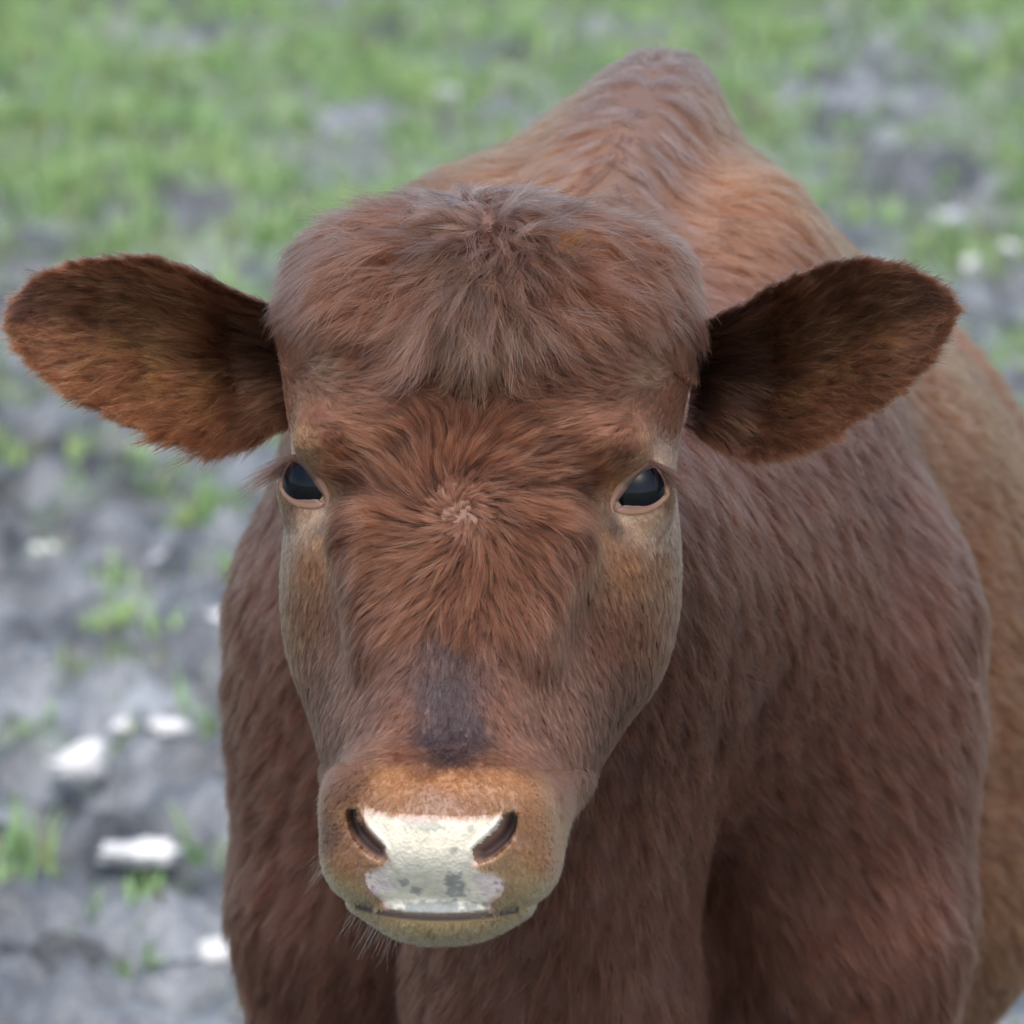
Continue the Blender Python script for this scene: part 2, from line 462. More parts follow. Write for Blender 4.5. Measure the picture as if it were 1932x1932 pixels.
def coat(P):
    """hair direction (world), length (m), colour and how much of it is head, at points of the cow's surface"""
    L, Bp = toL(P), toB(P)
    q = head_map(L, 0)
    wh = 1 - sstep(180, 420, L[:, 1] + .25 * np.maximum(-L[:, 2] - 300, 0))
    # body: hair runs back and down
    y, z = Bp[:, 1], Bp[:, 2]
    side = np.sign(Bp[:, 0]) * np.minimum(np.abs(Bp[:, 0]) / .1, 1)
    d = np.stack([.45 * side * (1 - sstep(.0, .3, y)), .35 + .5 * sstep(-.2, .3, y), -.95 + .55 * sstep(-.1, .4, y)], 1)
    n3 = np.stack([noise(P * 5 + 3), noise(P * 5 + 17), noise(P * 5 + 41)], 1)
    d = unit(d + .35 * n3)
    dw = d @ RB.T
    ln = (98 - 30 * sstep(.1, .5, y) - 20 * sstep(.45, .2, z)) * U
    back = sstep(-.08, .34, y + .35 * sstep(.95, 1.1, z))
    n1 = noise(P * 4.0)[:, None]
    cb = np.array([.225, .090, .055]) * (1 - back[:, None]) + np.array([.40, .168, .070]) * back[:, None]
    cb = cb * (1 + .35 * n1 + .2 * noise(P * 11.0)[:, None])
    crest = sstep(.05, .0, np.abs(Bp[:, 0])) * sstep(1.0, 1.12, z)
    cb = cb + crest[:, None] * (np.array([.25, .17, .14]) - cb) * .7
    hd = q[:, :3] @ RL.T
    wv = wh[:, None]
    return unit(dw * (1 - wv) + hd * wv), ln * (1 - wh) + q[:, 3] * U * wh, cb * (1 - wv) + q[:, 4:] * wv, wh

# ------------------------------------------------------------------ skin, nose pad cut from the same surface
POLY = np.array([(686, 1513), (698, 1522), (712, 1529), (760, 1533), (819, 1537), (870, 1539), (920, 1537), (945, 1532), (961, 1528), (966, 1545), (965, 1562), (950, 1580),
                 (930, 1596), (912, 1612), (902, 1630), (915, 1640), (940, 1645), (955, 1662), (945, 1690), (925, 1706), (915, 1732), (870, 1730), (819, 1727), (770, 1727), (735, 1722), (712, 1697), (692, 1675),
                 (688, 1650), (695, 1640), (725, 1632), (736, 1618), (720, 1600), (702, 1580), (688, 1555)], float)
PL = np.array([headpt(x, y, -570 + .30 * max(0, y - 1530))[[0, 2]] for x, y in POLY])
def inside(x, z, poly):
    r = np.zeros(len(x), bool)
    j = len(poly) - 1
    for i in range(len(poly)):
        (xi, zi), (xj, zj) = poly[i], poly[j]
        c = ((zi > z) != (zj > z)) & (x < (xj - xi) * (z - zi) / (zj - zi + 1e-12) + xi)
        r ^= c; j = i
    return r
Lv = toL(V)
Cf = Lv[T].mean(1)
isn = inside(Cf[:, 0], Cf[:, 2], PL) & (Cf[:, 1] < -420) & (ND[T].max(1) < .3)
NV = unit(grad(V))
_, _, cv, whv = coat(V)
skin_c = cv * (.40 + .22 * whv[:, None])
nostr = np.zeros(len(V))
for sx in (-1, 1):
    nostr = np.maximum(nostr, np.exp(-(((Lv[:, 0] - sx * 122) / 42) ** 2 + ((Lv[:, 2] + 640) / 55) ** 2)) * (Lv[:, 1] < -380))
skin_c = skin_c + nostr[:, None] * (np.array([.24, .155, .135]) - skin_c) * .9
NC = np.tile(np.array([.85, .775, .615]), (len(V), 1))
mouth_d = lambda q: np.abs(q[:, 2] - (MOUTH_Z + 22 * (q[:, 0] / 185) ** 2)) + 1e3 * (np.abs(q[:, 0]) > 150) + 1e3 * (q[:, 1] > -400)
skin_c = skin_c + (sstep(11, 5, mouth_d(Lv)))[:, None] * (np.array([.07, .05, .042]) - skin_c)
def edge_dist(x, z, poly):
    P0 = np.stack([x, z], 1); best = np.full(len(x), 1e9)
    for i in range(len(poly)):
        a_, b_ = poly[i - 1], poly[i]
        ab = b_ - a_; t_ = np.clip(((P0 - a_) @ ab) / (ab @ ab), 0, 1)
        best = np.minimum(best, np.linalg.norm(P0 - a_ - t_[:, None] * ab, axis=1))
    return best
nearn = (Lv[:, 1] < -380) & (Lv[:, 2] < -480)
ed_ = np.full(len(V), 1e3); ed_[nearn] = edge_dist(Lv[nearn, 0], Lv[nearn, 2], PL)
rimw = (sstep(16, 0, ed_ + noise(Lv / 14.0) * 7) * .75)[:, None]
NC = NC + rimw * (np.array([.60, .40, .32]) - NC)
skin_c = skin_c + (sstep(26, 0, ed_) * .8 * (Lv[:, 2] > MOUTH_Z + 8))[:, None] * (np.array([.32, .20, .145]) - skin_c)
skin_c = skin_c + (sstep(.35, .95, ND) * .85)[:, None] * (np.array([.10, .06, .058]) - skin_c)  # shade inside the nostrils, painted into the skin colour
def spot(px, py, rx, ryy, c, k):
    global NC
    q = headpt(px, py, -570 + .3 * max(0, py - 1530))
    d = ((Lv[:, 0] - q[0]) / rx) ** 2 + ((Lv[:, 2] - q[2]) / ryy) ** 2
    n = noise(Lv / 9.0) * .9 + noise(Lv / 24.0) * .6
    w = sstep(1.25, .35, d + n) * k
    NC = NC + w[:, None] * (np.array(c) - NC)
GY = (.19, .22, .225)
spot(805, 1550, 40, 20, GY, .5); spot(862, 1674, 22, 28, GY, .7); spot(835, 1712, 90, 13, GY, .7); spot(950, 1560, 30, 20, (.45, .45, .42), .6)
spot(862, 1602, 9, 9, GY, .55); spot(765, 1665, 10, 8, GY, .6); spot(785, 1680, 12, 9, GY, .6); spot(890, 1560, 8, 8, GY, .4)
spot(710, 1660, 34, 34, (.74, .60, .60), .7); spot(930, 1660, 34, 34, (.74, .60, .60), .7); spot(820, 1540, 120, 9, (.68, .50, .42), .7); spot(820, 1718, 110, 14, (.3, .33, .32), .5)
for x, y in ((700, 1648), (706, 1662), (703, 1675), (697, 1655), (942, 1652), (950, 1668), (938, 1680), (935, 1665)):
    spot(x, y, 5, 5, (.16, .12, .13), .6)

NC = NC + sstep(10, 5, mouth_d(Lv))[:, None] * (np.array([.10, .075, .06]) - NC)
m_skin, nt, bs = new_mat('hide')
at = nt.nodes.new('ShaderNodeAttribute'); at.attribute_name = 'col'
nt.links.new(at.outputs['Color'], bs.inputs['Base Color'])
bs.inputs['Roughness'].default_value = .6
m_nose, nt, bs = new_mat('nose_leather')
at = nt.nodes.new('ShaderNodeAttribute'); at.attribute_name = 'col'
tc = nt.nodes.new('ShaderNodeTexCoord')
vo = node(nt, 'ShaderNodeTexVoronoi', Scale=480.0)
no = node(nt, 'ShaderNodeTexNoise', Scale=160.0, Detail=4.0)
nt.links.new(tc.outputs['Object'], vo.inputs['Vector']); nt.links.new(tc.outputs['Object'], no.inputs['Vector'])
mx = nt.nodes.new('ShaderNodeMix'); mx.data_type = 'RGBA'; mx.blend_type = 'MULTIPLY'; mx.inputs[0].default_value = 1
rp = nt.nodes.new('ShaderNodeMapRange'); rp.inputs[1].default_value = .3; rp.inputs[2].default_value = .7; rp.inputs[3].default_value = .78; rp.inputs[4].default_value = 1.08
nt.links.new(no.outputs['Fac'], rp.inputs[0]); nt.links.new(at.outputs['Color'], mx.inputs[6]); nt.links.new(rp.outputs[0], mx.inputs[7])
nt.links.new(mx.outputs[2], bs.inputs['Base Color'])
bp = node(nt, 'ShaderNodeBump', Strength=.32, Distance=.0008)
nt.links.new(vo.outputs['Distance'], bp.inputs['Height']); nt.links.new(bp.outputs[0], bs.inputs['Normal'])
bs.inputs['Roughness'].default_value = .46
bs.inputs['Specular IOR Level'].default_value = .35
bs.inputs['Subsurface Weight'].default_value = .12
bs.inputs['Subsurface Radius'].default_value = (.004, .002, .001)
bs.inputs['Subsurface Scale'].default_value = 1

hf = sstep(.065, .05, toB(V)[:, 2])[:, None]
skin_c = skin_c + hf * (np.array([.035, .03, .026]) - skin_c)
def submesh(name, sel, mat, col, parent):
    t = T[sel]
    u, inv = np.unique(t, return_inverse=True)
    return link(name, mesh(name, V[u], inv.reshape(t.shape), mat, True, col[u]), parent)
body = submesh('body', ~isn, m_skin, skin_c, cow)
nose = submesh('nose', isn, m_nose, NC, cow)

# ------------------------------------------------------------------ eyes
m_eye, nt, bs = new_mat('eye')
at = nt.nodes.new('ShaderNodeAttribute'); at.attribute_name = 'col'
nt.links.new(at.outputs['Color'], bs.inputs['Base Color'])
bs.inputs['Roughness'].default_value = .03
bs.inputs['IOR'].default_value = 1.34
m_lid, nt, bs = new_mat('eyelid_skin')
at = nt.nodes.new('ShaderNodeAttribute'); at.attribute_name = 'col'
nt.links.new(at.outputs['Color'], bs.inputs['Base Color'])
bs.inputs['Roughness'].default_value = .45
OUT = np.array([(1210, 896), (1225, 889), (1244, 888), (1256, 896), (1256, 911), (1249, 929), (1237, 943), (1219, 952), (1197, 954), (1174, 953), (1158, 962), (1166, 946), (1180, 928), (1194, 911)], float)
OL2 = np.array([headpt(x, y, -62)[[0, 2]] for x, y in OUT]) - EYE_C[[0, 2]]
OL2 = (OL2 - OL2.mean(0)) * [1.02, 1.10] + OL2.mean(0) + [0, 2]
# a finer outline
k = len(OL2); tt = np.arange(0, k, .25); i0 = tt.astype(int); ff = (tt - i0)[:, None]
g_ = lambda j: OL2[(i0 + j) % k]
OL2 = .5 * (2 * g_(0) + (g_(1) - g_(-1)) * ff + (2 * g_(-1) - 5 * g_(0) + 4 * g_(1) - g_(2)) * ff ** 2 + (3 * g_(0) - g_(-1) - 3 * g_(1) + g_(2)) * ff ** 3)
rad = np.linalg.norm(OL2, axis=1)
OL2 = OL2 * np.minimum(1, .93 * EYE_R / rad)[:, None]
cen = OL2.mean(0)
def surf_y(x, z):
    y = np.full(len(x), -700.0)
    for _ in range(120):
        y += np.clip(f_head(np.stack([x, y, z], 1)) * .5, -2, 12)
    return y
def hair_object(name, parent, pts, radius, color, mat, **props):
    """pts: (strands, points, 3) world"""
    n, kk, _ = pts.shape
    hc = bpy.data.hair_curves.new(name)
    hc.add_curves([kk] * n)
    hc.attributes['position'].data.foreach_set('vector', pts.astype(np.float32).ravel())
    ra = hc.attributes.get('radius') or hc.attributes.new('radius', 'FLOAT', 'POINT')
    ra.data.foreach_set('value', np.broadcast_to(radius, (n, kk)).astype(np.float32).ravel())
    ca = hc.attributes.new('haircol', 'FLOAT_COLOR', 'CURVE')
    c4 = np.ones((n, 4), np.float32); c4[:, :3] = color
    ca.data.foreach_set('color', c4.ravel())
    hc.materials.append(mat)
    return link(name, hc, parent, **props)
def hair_mat(name, rough=.38, rr=.5, coat=0.0):
    m = bpy.data.materials.new(name); m.use_nodes = True
    t = m.node_tree; t.nodes.clear()
    o = t.nodes.new('ShaderNodeOutputMaterial')
    hb = t.nodes.new('ShaderNodeBsdfHairPrincipled')
    hb.model = 'CHIANG'; hb.parametrization = 'COLOR'
    a = t.nodes.new('ShaderNodeAttribute'); a.attribute_name = 'haircol'
    hi = t.nodes.new('ShaderNodeHairInfo')
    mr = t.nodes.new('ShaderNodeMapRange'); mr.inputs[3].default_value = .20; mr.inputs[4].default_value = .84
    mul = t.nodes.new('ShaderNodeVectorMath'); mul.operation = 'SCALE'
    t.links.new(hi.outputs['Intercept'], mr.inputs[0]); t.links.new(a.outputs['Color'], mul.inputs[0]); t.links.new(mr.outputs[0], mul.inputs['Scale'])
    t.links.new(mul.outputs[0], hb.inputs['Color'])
    hb.inputs['Roughness'].default_value = rough; hb.inputs['Radial Roughness'].default_value = rr; hb.inputs['IOR'].default_value = 1.30
    t.links.new(hb.outputs[0], o.inputs['Surface'])
    return m
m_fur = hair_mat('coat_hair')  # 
eyes = []
for sgn in (1, -1):
    c = EYE_C * [sgn, 1, 1]
    nu, nv = 72, 48
    a = np.linspace(0, 2 * np.pi, nu, endpoint=False); b2 = np.linspace(0, np.pi, nv)
    D3 = np.stack([np.outer(np.sin(b2), np.cos(a)), -np.repeat(np.cos(b2)[:, None], nu, 1), np.outer(np.sin(b2), np.sin(a))], -1).reshape(-1, 3)
    gaze = unit(np.array([sgn * .75, -.66, -.02]))
    ca = D3 @ gaze
    rr = EYE_R * (1 + .035 * sstep(.72, .95, ca))
    fq = np.array([[i * nu + j, i * nu + (j + 1) % nu, (i + 1) * nu + (j + 1) % nu, (i + 1) * nu + j] for i in range(nv - 1) for j in range(nu)])
    wI = sstep(.30, .36, ca)[:, None]
    col = np.array([.55, .50, .53]) * (1 - wI) + np.array([.0012, .002, .004]) * wI
    eye = link('eye', mesh('eye', fromL(c + D3 * rr[:, None]), fq if sgn > 0 else fq, m_eye, True, col), cow)
    eyes.append(eye)
    # eyelids
    rows, cols = [], []
    ol = OL2 * [sgn, 1]
    cc = cen * [sgn, 1]
    qv = np.stack([ol[:, 0], -np.sqrt(np.maximum(EYE_R ** 2 - (ol ** 2).sum(1), 60)), ol[:, 1]], 1)
    ed = unit(qv); md = ed.mean(0)
    for (sc_, off, emb, cl) in ((.97, 1, None, (.15, .07, .06)), (1.0, 1.6, None, (.14, .07, .055)), (1.08, 3.2, None, (.15, .075, .055)),
                                (1.22, 5, 2, (.33, .19, .125)), (1.42, -3, 1, (.30, .16, .10)), (1.62, -3, 1, (.32, .165, .09)), (1.8, -60, -5, (.32, .165, .09))):
        e_ = unit(md + (ed - md) * sc_)
        w = c + e_ * (EYE_R + off)
        if emb is not None:
            g_w = c + e_ * EYE_R * 1.15
            for _ in range(25):
                gg = np.stack([f_head(g_w + 2 * np.eye(3)[k_]) - f_head(g_w - 2 * np.eye(3)[k_]) for k_ in range(3)], 1) / 4
                g_w = g_w - gg * np.clip((f_head(g_w) - emb) / np.maximum((gg ** 2).sum(1), .2), -8, 8)[:, None]
            dist = np.linalg.norm(g_w - c, axis=1, keepdims=True)
            w = c + unit(g_w - c) * np.maximum(dist, EYE_R + (3.5 if emb > 0 else -60))
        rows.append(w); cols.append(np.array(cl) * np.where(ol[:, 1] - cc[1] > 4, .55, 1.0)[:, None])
    W = np.concatenate(rows); CC = np.concatenate(cols); k2 = len(ol)
    fl = []
    for r_ in range(len(rows) - 1):
        for j in range(k2):
            qd = [r_ * k2 + j, r_ * k2 + (j + 1) % k2, (r_ + 1) * k2 + (j + 1) % k2, (r_ + 1) * k2 + j]
            fl.append(qd if sgn > 0 else qd[::-1])
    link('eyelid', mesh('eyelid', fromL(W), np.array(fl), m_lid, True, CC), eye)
    # lashes sprout from the upper lid's outer half and droop outwards
    if FUR:
        n = 110
        up = [j for j in range(k2) if (ol[j, 1] - cc[1]) > 10 and sgn * (ol[j, 0] - cc[0]) > 8]
        j = rng.choice(up, n)
        rt = rows[3][j] + rng.normal(0, 1.5, (n, 3)) - [0, 2, 0]
        d = unit(np.stack([sgn * rng.uniform(.85, 1.2, n), -rng.uniform(.15, .4, n), -rng.uniform(.25, .6, n)], 1))
        ll = rng.uniform(55, 98, n)[:, None]
        t = np.linspace(0, 1, 6)[None, :, None]
        pts = rt[:, None] + d[:, None] * ll[:, None] * t + np.array([0, 0, 1.0]) * (10 * t - 22 * t ** 2)
        hair_object('eyelash', eye, fromL(pts), np.linspace(.00016, .00004, 6), rng.uniform(.7, 1.2, (n, 1)) * np.array([.13, .07, .06]), m_fur)

# ------------------------------------------------------------------ ears
EAR = {-1: dict(up=[(560, 600), (440, 552), (385, 522), (290, 486), (170, 497), (85, 530), (42, 578)],
                lo=[(555, 785), (470, 826), (400, 855), (270, 808), (150, 748), (82, 690), (44, 636)]),
       1: dict(up=[(1285, 620), (1400, 574), (1450, 543), (1540, 505), (1640, 496), (1728, 520), (1784, 566)],
               lo=[(1285, 800), (1395, 858), (1480, 853), (1580, 810), (1680, 750), (1742, 686), (1780, 614)])}
EU = np.array([0, .15, .29, .49, .71, .87, 1.0])
ear_fur = []
for sgn, e in EAR.items():
    nu, nv = 44, 27
    u = np.linspace(0, 1, nu); v = np.linspace(-1, 1, nv)
    from_px = lambda pts: np.array([headpt(x, y, 90) for x, y in pts])
    up, lo = from_px(e['up']), from_px(e['lo'])
    def curve(P3):
        w = np.stack([np.interp(u, EU, P3[:, k]) for k in range(3)], 1)
        for _ in range(2):
            w[1:-1] = .25 * w[:-2] + .5 * w[1:-1] + .25 * w[2:]
        return w
    A, Z = curve(up), curve(lo)
    y0 = np.interp(u, [0, .3, .7, 1], [190, 110, 55, 65])
    dp = np.interp(u, [0, .2, .5, .8, 1], [110, 130, 95, 45, 4])
    S = np.empty((nu, nv, 3))
    for j, vv in enumerate(v):
        S[:, j] = A * (1 - (vv + 1) / 2) + Z * ((vv + 1) / 2)
        S[:, j, 1] = y0 + dp * (1 - abs(vv) ** 2.2)
        S[:, j, 2] += 0
    # the cartilage ripples a little
    rip = np.sin(np.outer(u * 3.0, np.ones(nv)) + v[None] * 5) * 9 * (1 - v[None] ** 2) * np.sin(np.pi * u)[:, None]
    S[..., 1] += rip
    du = np.gradient(S, axis=0); dv = np.gradient(S, axis=1)
    N = unit(np.cross(du, dv)); N *= np.where((N[..., 1:2]) > 0, -1, 1)         # inner side faces the viewer
    th = 13 * (1 - .75 * np.abs(v)[None] ** 6) * (1 - .6 * (u[:, None] ** 8))
    Bk = S - N * th[..., None]
    Vv = np.concatenate([S.reshape(-1, 3), Bk.reshape(-1, 3)])
    fl = []
    o2 = nu * nv
    for i in range(nu - 1):
        for j in range(nv - 1):
            q = [i * nv + j, (i + 1) * nv + j, (i + 1) * nv + j + 1, i * nv + j + 1]
            fl.append(q); fl.append([o2 + k_ for k_ in q[::-1]])
        for j, rev in ((0, 0), (nv - 1, 1)):
            q = [i * nv + j, (i + 1) * nv + j, o2 + (i + 1) * nv + j, o2 + i * nv + j]
            fl.append(q if rev else q[::-1])
    for j in range(nv - 1):
        q = [(nu - 1) * nv + j, (nu - 1) * nv + j + 1, o2 + (nu - 1) * nv + j + 1, o2 + (nu - 1) * nv + j]
        fl.append(q[::-1])
    uu = np.repeat(u[:, None], nv, 1); vg = np.repeat(v[None], nu, 0)
    wx = wpos = fromL(S)
    base_in = np.array([.215, .090, .046]) if sgn < 0 else np.array([.16, .074, .043])
    ec = np.tile(base_in, (nu * nv, 1))
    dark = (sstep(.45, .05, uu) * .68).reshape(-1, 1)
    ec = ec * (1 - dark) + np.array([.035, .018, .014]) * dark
    nz = noise(S.reshape(-1, 3) / 60.0)[:, None]
    tan = np.exp(-((uu - .45) / .22) ** 2 - ((vg - .15) / .5) ** 2).reshape(-1, 1) * sstep(-.35, .4, nz)
    ec = ec * (1 - .7 * tan) + np.array([.27, .155, .062]) * .7 * tan
    if sgn < 0:
        tip = (sstep(.75, .95, uu) * sstep(.3, -.5, vg)).reshape(-1, 1)
        ec = ec * (1 - .6 * tip) + np.array([.22, .12, .10]) * .6 * tip
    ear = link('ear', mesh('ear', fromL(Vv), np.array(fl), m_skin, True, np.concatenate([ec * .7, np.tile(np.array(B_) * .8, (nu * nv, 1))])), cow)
    ear_fur.append((ear, sgn, S, Bk, N, ec, u, v))

# ------------------------------------------------------------------ hair
def sample(Vt, Tt, n, w=None):
    a, b, c = Vt[Tt[:, 0]], Vt[Tt[:, 1]], Vt[Tt[:, 2]]
    ar = np.linalg.norm(np.cross(b - a, c - a), axis=1) / 2
    if w is not None: ar = ar * w
    i = np.searchsorted(np.cumsum(ar), rng.random(n) * ar.sum())
    i = np.minimum(i, len(Tt) - 1)
    r1, r2 = np.sqrt(rng.random(n))[:, None], rng.random(n)[:, None]
    return (1 - r1) * a[i] + r1 * (1 - r2) * b[i] + r1 * r2 * c[i], i
def tuft(par, side, kids, spread, tipk, jit, lenv, npts):
    """children round each guide strand: par (n,k,3), spread per guide (n,), pinch at the tip"""
    n, k, _ = par.shape
    t1 = unit(par[:, 1] - par[:, 0]); t2 = unit(np.cross(t1, side))
    t0 = np.cross(t2, side)
    ang = rng.random((n, kids)) * 2 * np.pi; r = np.sqrt(rng.random((n, kids))) * spread[:, None]
    off = (np.cos(ang) * r)[..., None] * t0[:, None] + (np.sin(ang) * r)[..., None] * t2[:, None]
    lf = 1 - lenv * rng.random((n, kids)) ** 1.5
    s = np.linspace(0, 1, npts)
    x = lf[..., None] * s * (k - 1)
    i0 = np.minimum(x.astype(int), k - 2); f = (x - i0)[..., None]
    ii = np.arange(n)[:, None, None]
    P = par[ii, i0] * (1 - f) + par[ii, i0 + 1] * f
    pin = 1 - tipk * (s ** 1.2)[None, None, :, None]
    P = P + off[:, :, None] * pin
    ln = np.linalg.norm(par[:, -1] - par[:, 0], axis=1)[:, None, None, None]
    P = P + rng.normal(0, 1, (n, kids, 1, 3)) * jit * ln * (s ** 1.5)[None, None, :, None]
    P = P + rng.normal(0, 1, (n, kids, npts, 3)) * jit * .18 * ln * s[None, None, :, None]
    return P.reshape(n * kids, npts, 3)
def kid_colors(c, kids, var_lock, var_hair):
    n = len(c)
    lk = np.exp(rng.normal(0, 1, (n, 1, 1)) * np.reshape(var_lock, (-1, 1, 1)))
    hh = np.exp(rng.normal(0, var_hair, (n, kids, 1)))
    return np.clip(np.repeat(c[:, None], kids, 1) * lk * hh, 0, .95).reshape(n * kids, 3)
def guides(P, k, lift0, lift1, wob):
    """strands that run along the coat map, hugging the surface"""
    nrm = unit(grad(P))
    d, ln, col, wh = coat(P)
    ln = ln * np.exp(rng.normal(0, .14, len(P)))
    jit = rng.normal(0, wob, (len(P), 3))
    pts = [P - nrm * .0012]
    p = P.copy()
    side = nrm
    for i in range(1, k):
        dd = d + jit * 1.0
        dd = dd - (dd * nrm).sum(1, keepdims=True) * nrm
        p = p + unit(dd) * (ln / (k - 1))[:, None]
        g = grad(p); gl = np.maximum(np.linalg.norm(g, axis=1, keepdims=True), .3)
        nrm = g / gl
        t = i / (k - 1)
        want = ln * (lift0 * math.sin(math.pi * min(t, .5)) + lift1 * t * (1 + 1.6 * sstep(.022, .03, ln) * wh))
        p = p - nrm * np.clip(f_all(p) / gl[:, 0] - want, -.006, .006)[:, None]
        pts.append(p.copy())
        if i < k - 1:
            d = coat(p)[0]
    return np.stack(pts, 1), side, ln, col, wh
if FUR:
    TB = T[~isn]
    cb3 = V[TB].mean(1); Lb = toL(cb3); Bb = toB(cb3)
    whf = whv[TB].mean(1)
    bare = np.zeros(len(TB), bool)
    for sgn in (1, -1):
        q = np.stack([sgn * Lb[:, 0], Lb[:, 2]], 1) - EYE_C[[0, 2]] - cen
        qa = (OL2 - cen) * 1.03
        bare |= inside(q[:, 0], q[:, 1], qa) & (Lb[:, 1] < 90) & (np.sign(Lb[:, 0]) == sgn)
    slit = np.zeros(len(TB), bool)
    slit = ND[TB].max(1) > .30
    bare |= slit | (mouth_d(Lb) < 7)
    muz = sstep(-500, -560, Lb[:, 2]) * (Lb[:, 1] < -150)
    # head
    lnf = head_map(Lb, 0)[:, 3]
    wgt = (whf > .5) * (~bare) * np.clip(50 / lnf, 1, 3.2) * (1 + 1.5 * (Lb[:, 1] < -20)) * (1 - .93 * muz)
    P, _ = sample(V, TB, 42000, wgt)
    g, side, ln, col, wh = guides(P, 6, .08, .11, .15)
    kids = 10
    spread = np.clip(ln * .11, .0015, .0027)
    pts = tuft(g, side, kids, spread, (.30 + .50 * sstep(.006, .014, ln))[:, None, None, None], .05, .45, 6)
    lnk = np.repeat(ln, kids)
    rad = (.00010 + .00004 * np.clip(lnk / .03, 0, 1))[:, None] * np.array([1, 1, .95, .8, .55, .2])
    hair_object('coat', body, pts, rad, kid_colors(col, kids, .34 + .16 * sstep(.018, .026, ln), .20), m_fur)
    print('head hair', len(pts))
    # tousled crown and the forelock that hangs over the brow
    L0 = toL(trace(*np.array([(x_, y_) for x_ in range(640, 1260, 20) for y_ in range(345, 690, 15)], float).T))
    L0 = L0[L0[:, 1] < 250]
    for cnt, x0, x1, z1, mul, wb, kk in ((900, -500, 500, (285, 700), 1.0, .42, 12), (250, -120, 160, (150, 480), 1.4, .34, 20)):
        cand = L0[(L0[:, 0] > x0) & (L0[:, 0] < x1) & (L0[:, 2] > z1[0]) & (L0[:, 2] < z1[1])]
        P = fromL(cand[rng.integers(0, len(cand), cnt)] + rng.normal(0, 12, (cnt, 3)))
        P = project(P, 3)
        g, side, ln, col, wh = guides(P, 6, .20, .20, wb)
        if mul > 1:
            g = g[:, :1] + (g - g[:, :1]) * rng.uniform(.8, 1.9, (cnt, 1, 1))
        g = g + np.array([0, 0, -1.0]) * (ln * .22)[:, None, None] * (np.linspace(0, 1, 6) ** 2)[None, :, None]
        pts = tuft(g, side, kk, np.full(cnt, .0034), .82, .07, .5, 7)
        hair_object('coat', body, pts, np.array([.00014, .00014, .00014, .00012, .0001, .00007, .00003]), kid_colors(col * .95, kk, .50, .22), m_fur)
    P = trace(np.linspace(1005, 1050, 26) + rng.normal(0, 5, 26), np.linspace(522, 470, 26) + rng.normal(0, 5, 26))
    t = np.linspace(0, 1, 6)[None, :, None]
    d = unit(np.array([.75, -.35, .55]) + rng.normal(0, .12, (26, 3))) @ RL.T
    g = P[:, None] + d[:, None] * t * rng.uniform(50, 95, (26, 1, 1)) * U + rng.normal(0, .0006, (26, 6, 3)) * t
    hair_object('coat', body, tuft(g, d[:, [1, 2, 0]], 14, np.full(26, .0022), .8, .06, .4, 6), np.array([.00014, .00014, .00012, .0001, .00007, .00003]), kid_colors(np.tile(np.array([.34, .135, .045]), (26, 1)), 14, .2, .2), m_fur)
    # velvet of the muzzle
    P, _ = sample(V, TB, 16000, (muz > .3) * (~bare) * (whf > .5))
    g, side, ln, col, wh = guides(P, 4, .25, .25, .3)
    pts = tuft(g, side, 7, np.full(len(g), .0011), .25, .10, .4, 4)
    hair_object('muzzle_hair', body, pts, np.array([.00009, .00009, .00007, .00003]), kid_colors(col, 7, .06, .14), m_fur)
    # neck and body
    far = sstep(.7, .1, Bb[:, 1]) * .75 + .25
    P, _ = sample(V, TB, 30000, (whf <= .5) * far * (Bb[:, 2] > .07))
    g, side, ln, col, wh = guides(P, 5, .08, .12, .16)
    kids = 10
    pts = tuft(g, side, kids, np.full(len(g), .0056), .42, .05, .45, 5)
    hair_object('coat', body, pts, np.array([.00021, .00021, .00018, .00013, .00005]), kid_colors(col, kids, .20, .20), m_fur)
    print('body hair', len(pts))
    # whiskers
    CPw = toL(trace(np.array([700, 740, 790, 850, 900, 950, 1000, 1060, 1075, 640, 625.]), np.array([1735, 1750, 1772, 1776, 1772, 1752, 1735, 1680, 1600, 1690, 1620.])))
    j = rng.integers(0, len(CPw), 230)
    rt = CPw[j] + rng.normal(0, 1, (230, 3)) * [30, 16, 12]
    rt = toL(project(fromL(rt), 3))
    out = unit(rt - np.array([0, -380, -680]))
    d = unit(out * [1, .8, .5] + [0, -.25, -.75] + rng.normal(0, .22, (230, 3)))
    ll = rng.uniform(18, 75, 230)[:, None, None]; t = np.linspace(0, 1, 6)[None, :, None]
    pts = rt[:, None] + d[:, None] * ll * t + np.array([0, 0, -1.0]) * ll * .2 * t ** 2
    hair_object('whisker', body, fromL(pts), np.linspace(.00009, .00003, 6), rng.uniform(.6, 1.3, (230, 1)) * np.array([.33, .22, .12]), m_fur)
    # ears
    for ear, sgn, S, Bk, N, ec, u, v in ear_fur:
        nu, nv = len(u), len(v)
        n = 4200
        iu = rng.random(n) ** .9 * (nu - 1.01); iv = rng.random(n) * (nv - 1.01)
        def bil(A):
            a, b = iu.astype(int), iv.astype(int); fu, fv = (iu - a)[:, None], (iv - b)[:, None]
            return (A[a, b] * (1 - fu) + A[a + 1, b] * fu) * (1 - fv) + (A[a, b + 1] * (1 - fu) + A[a + 1, b + 1] * fu) * fv
        un, vn = iu / (nu - 1), -1 + 2 * iv / (nv - 1)
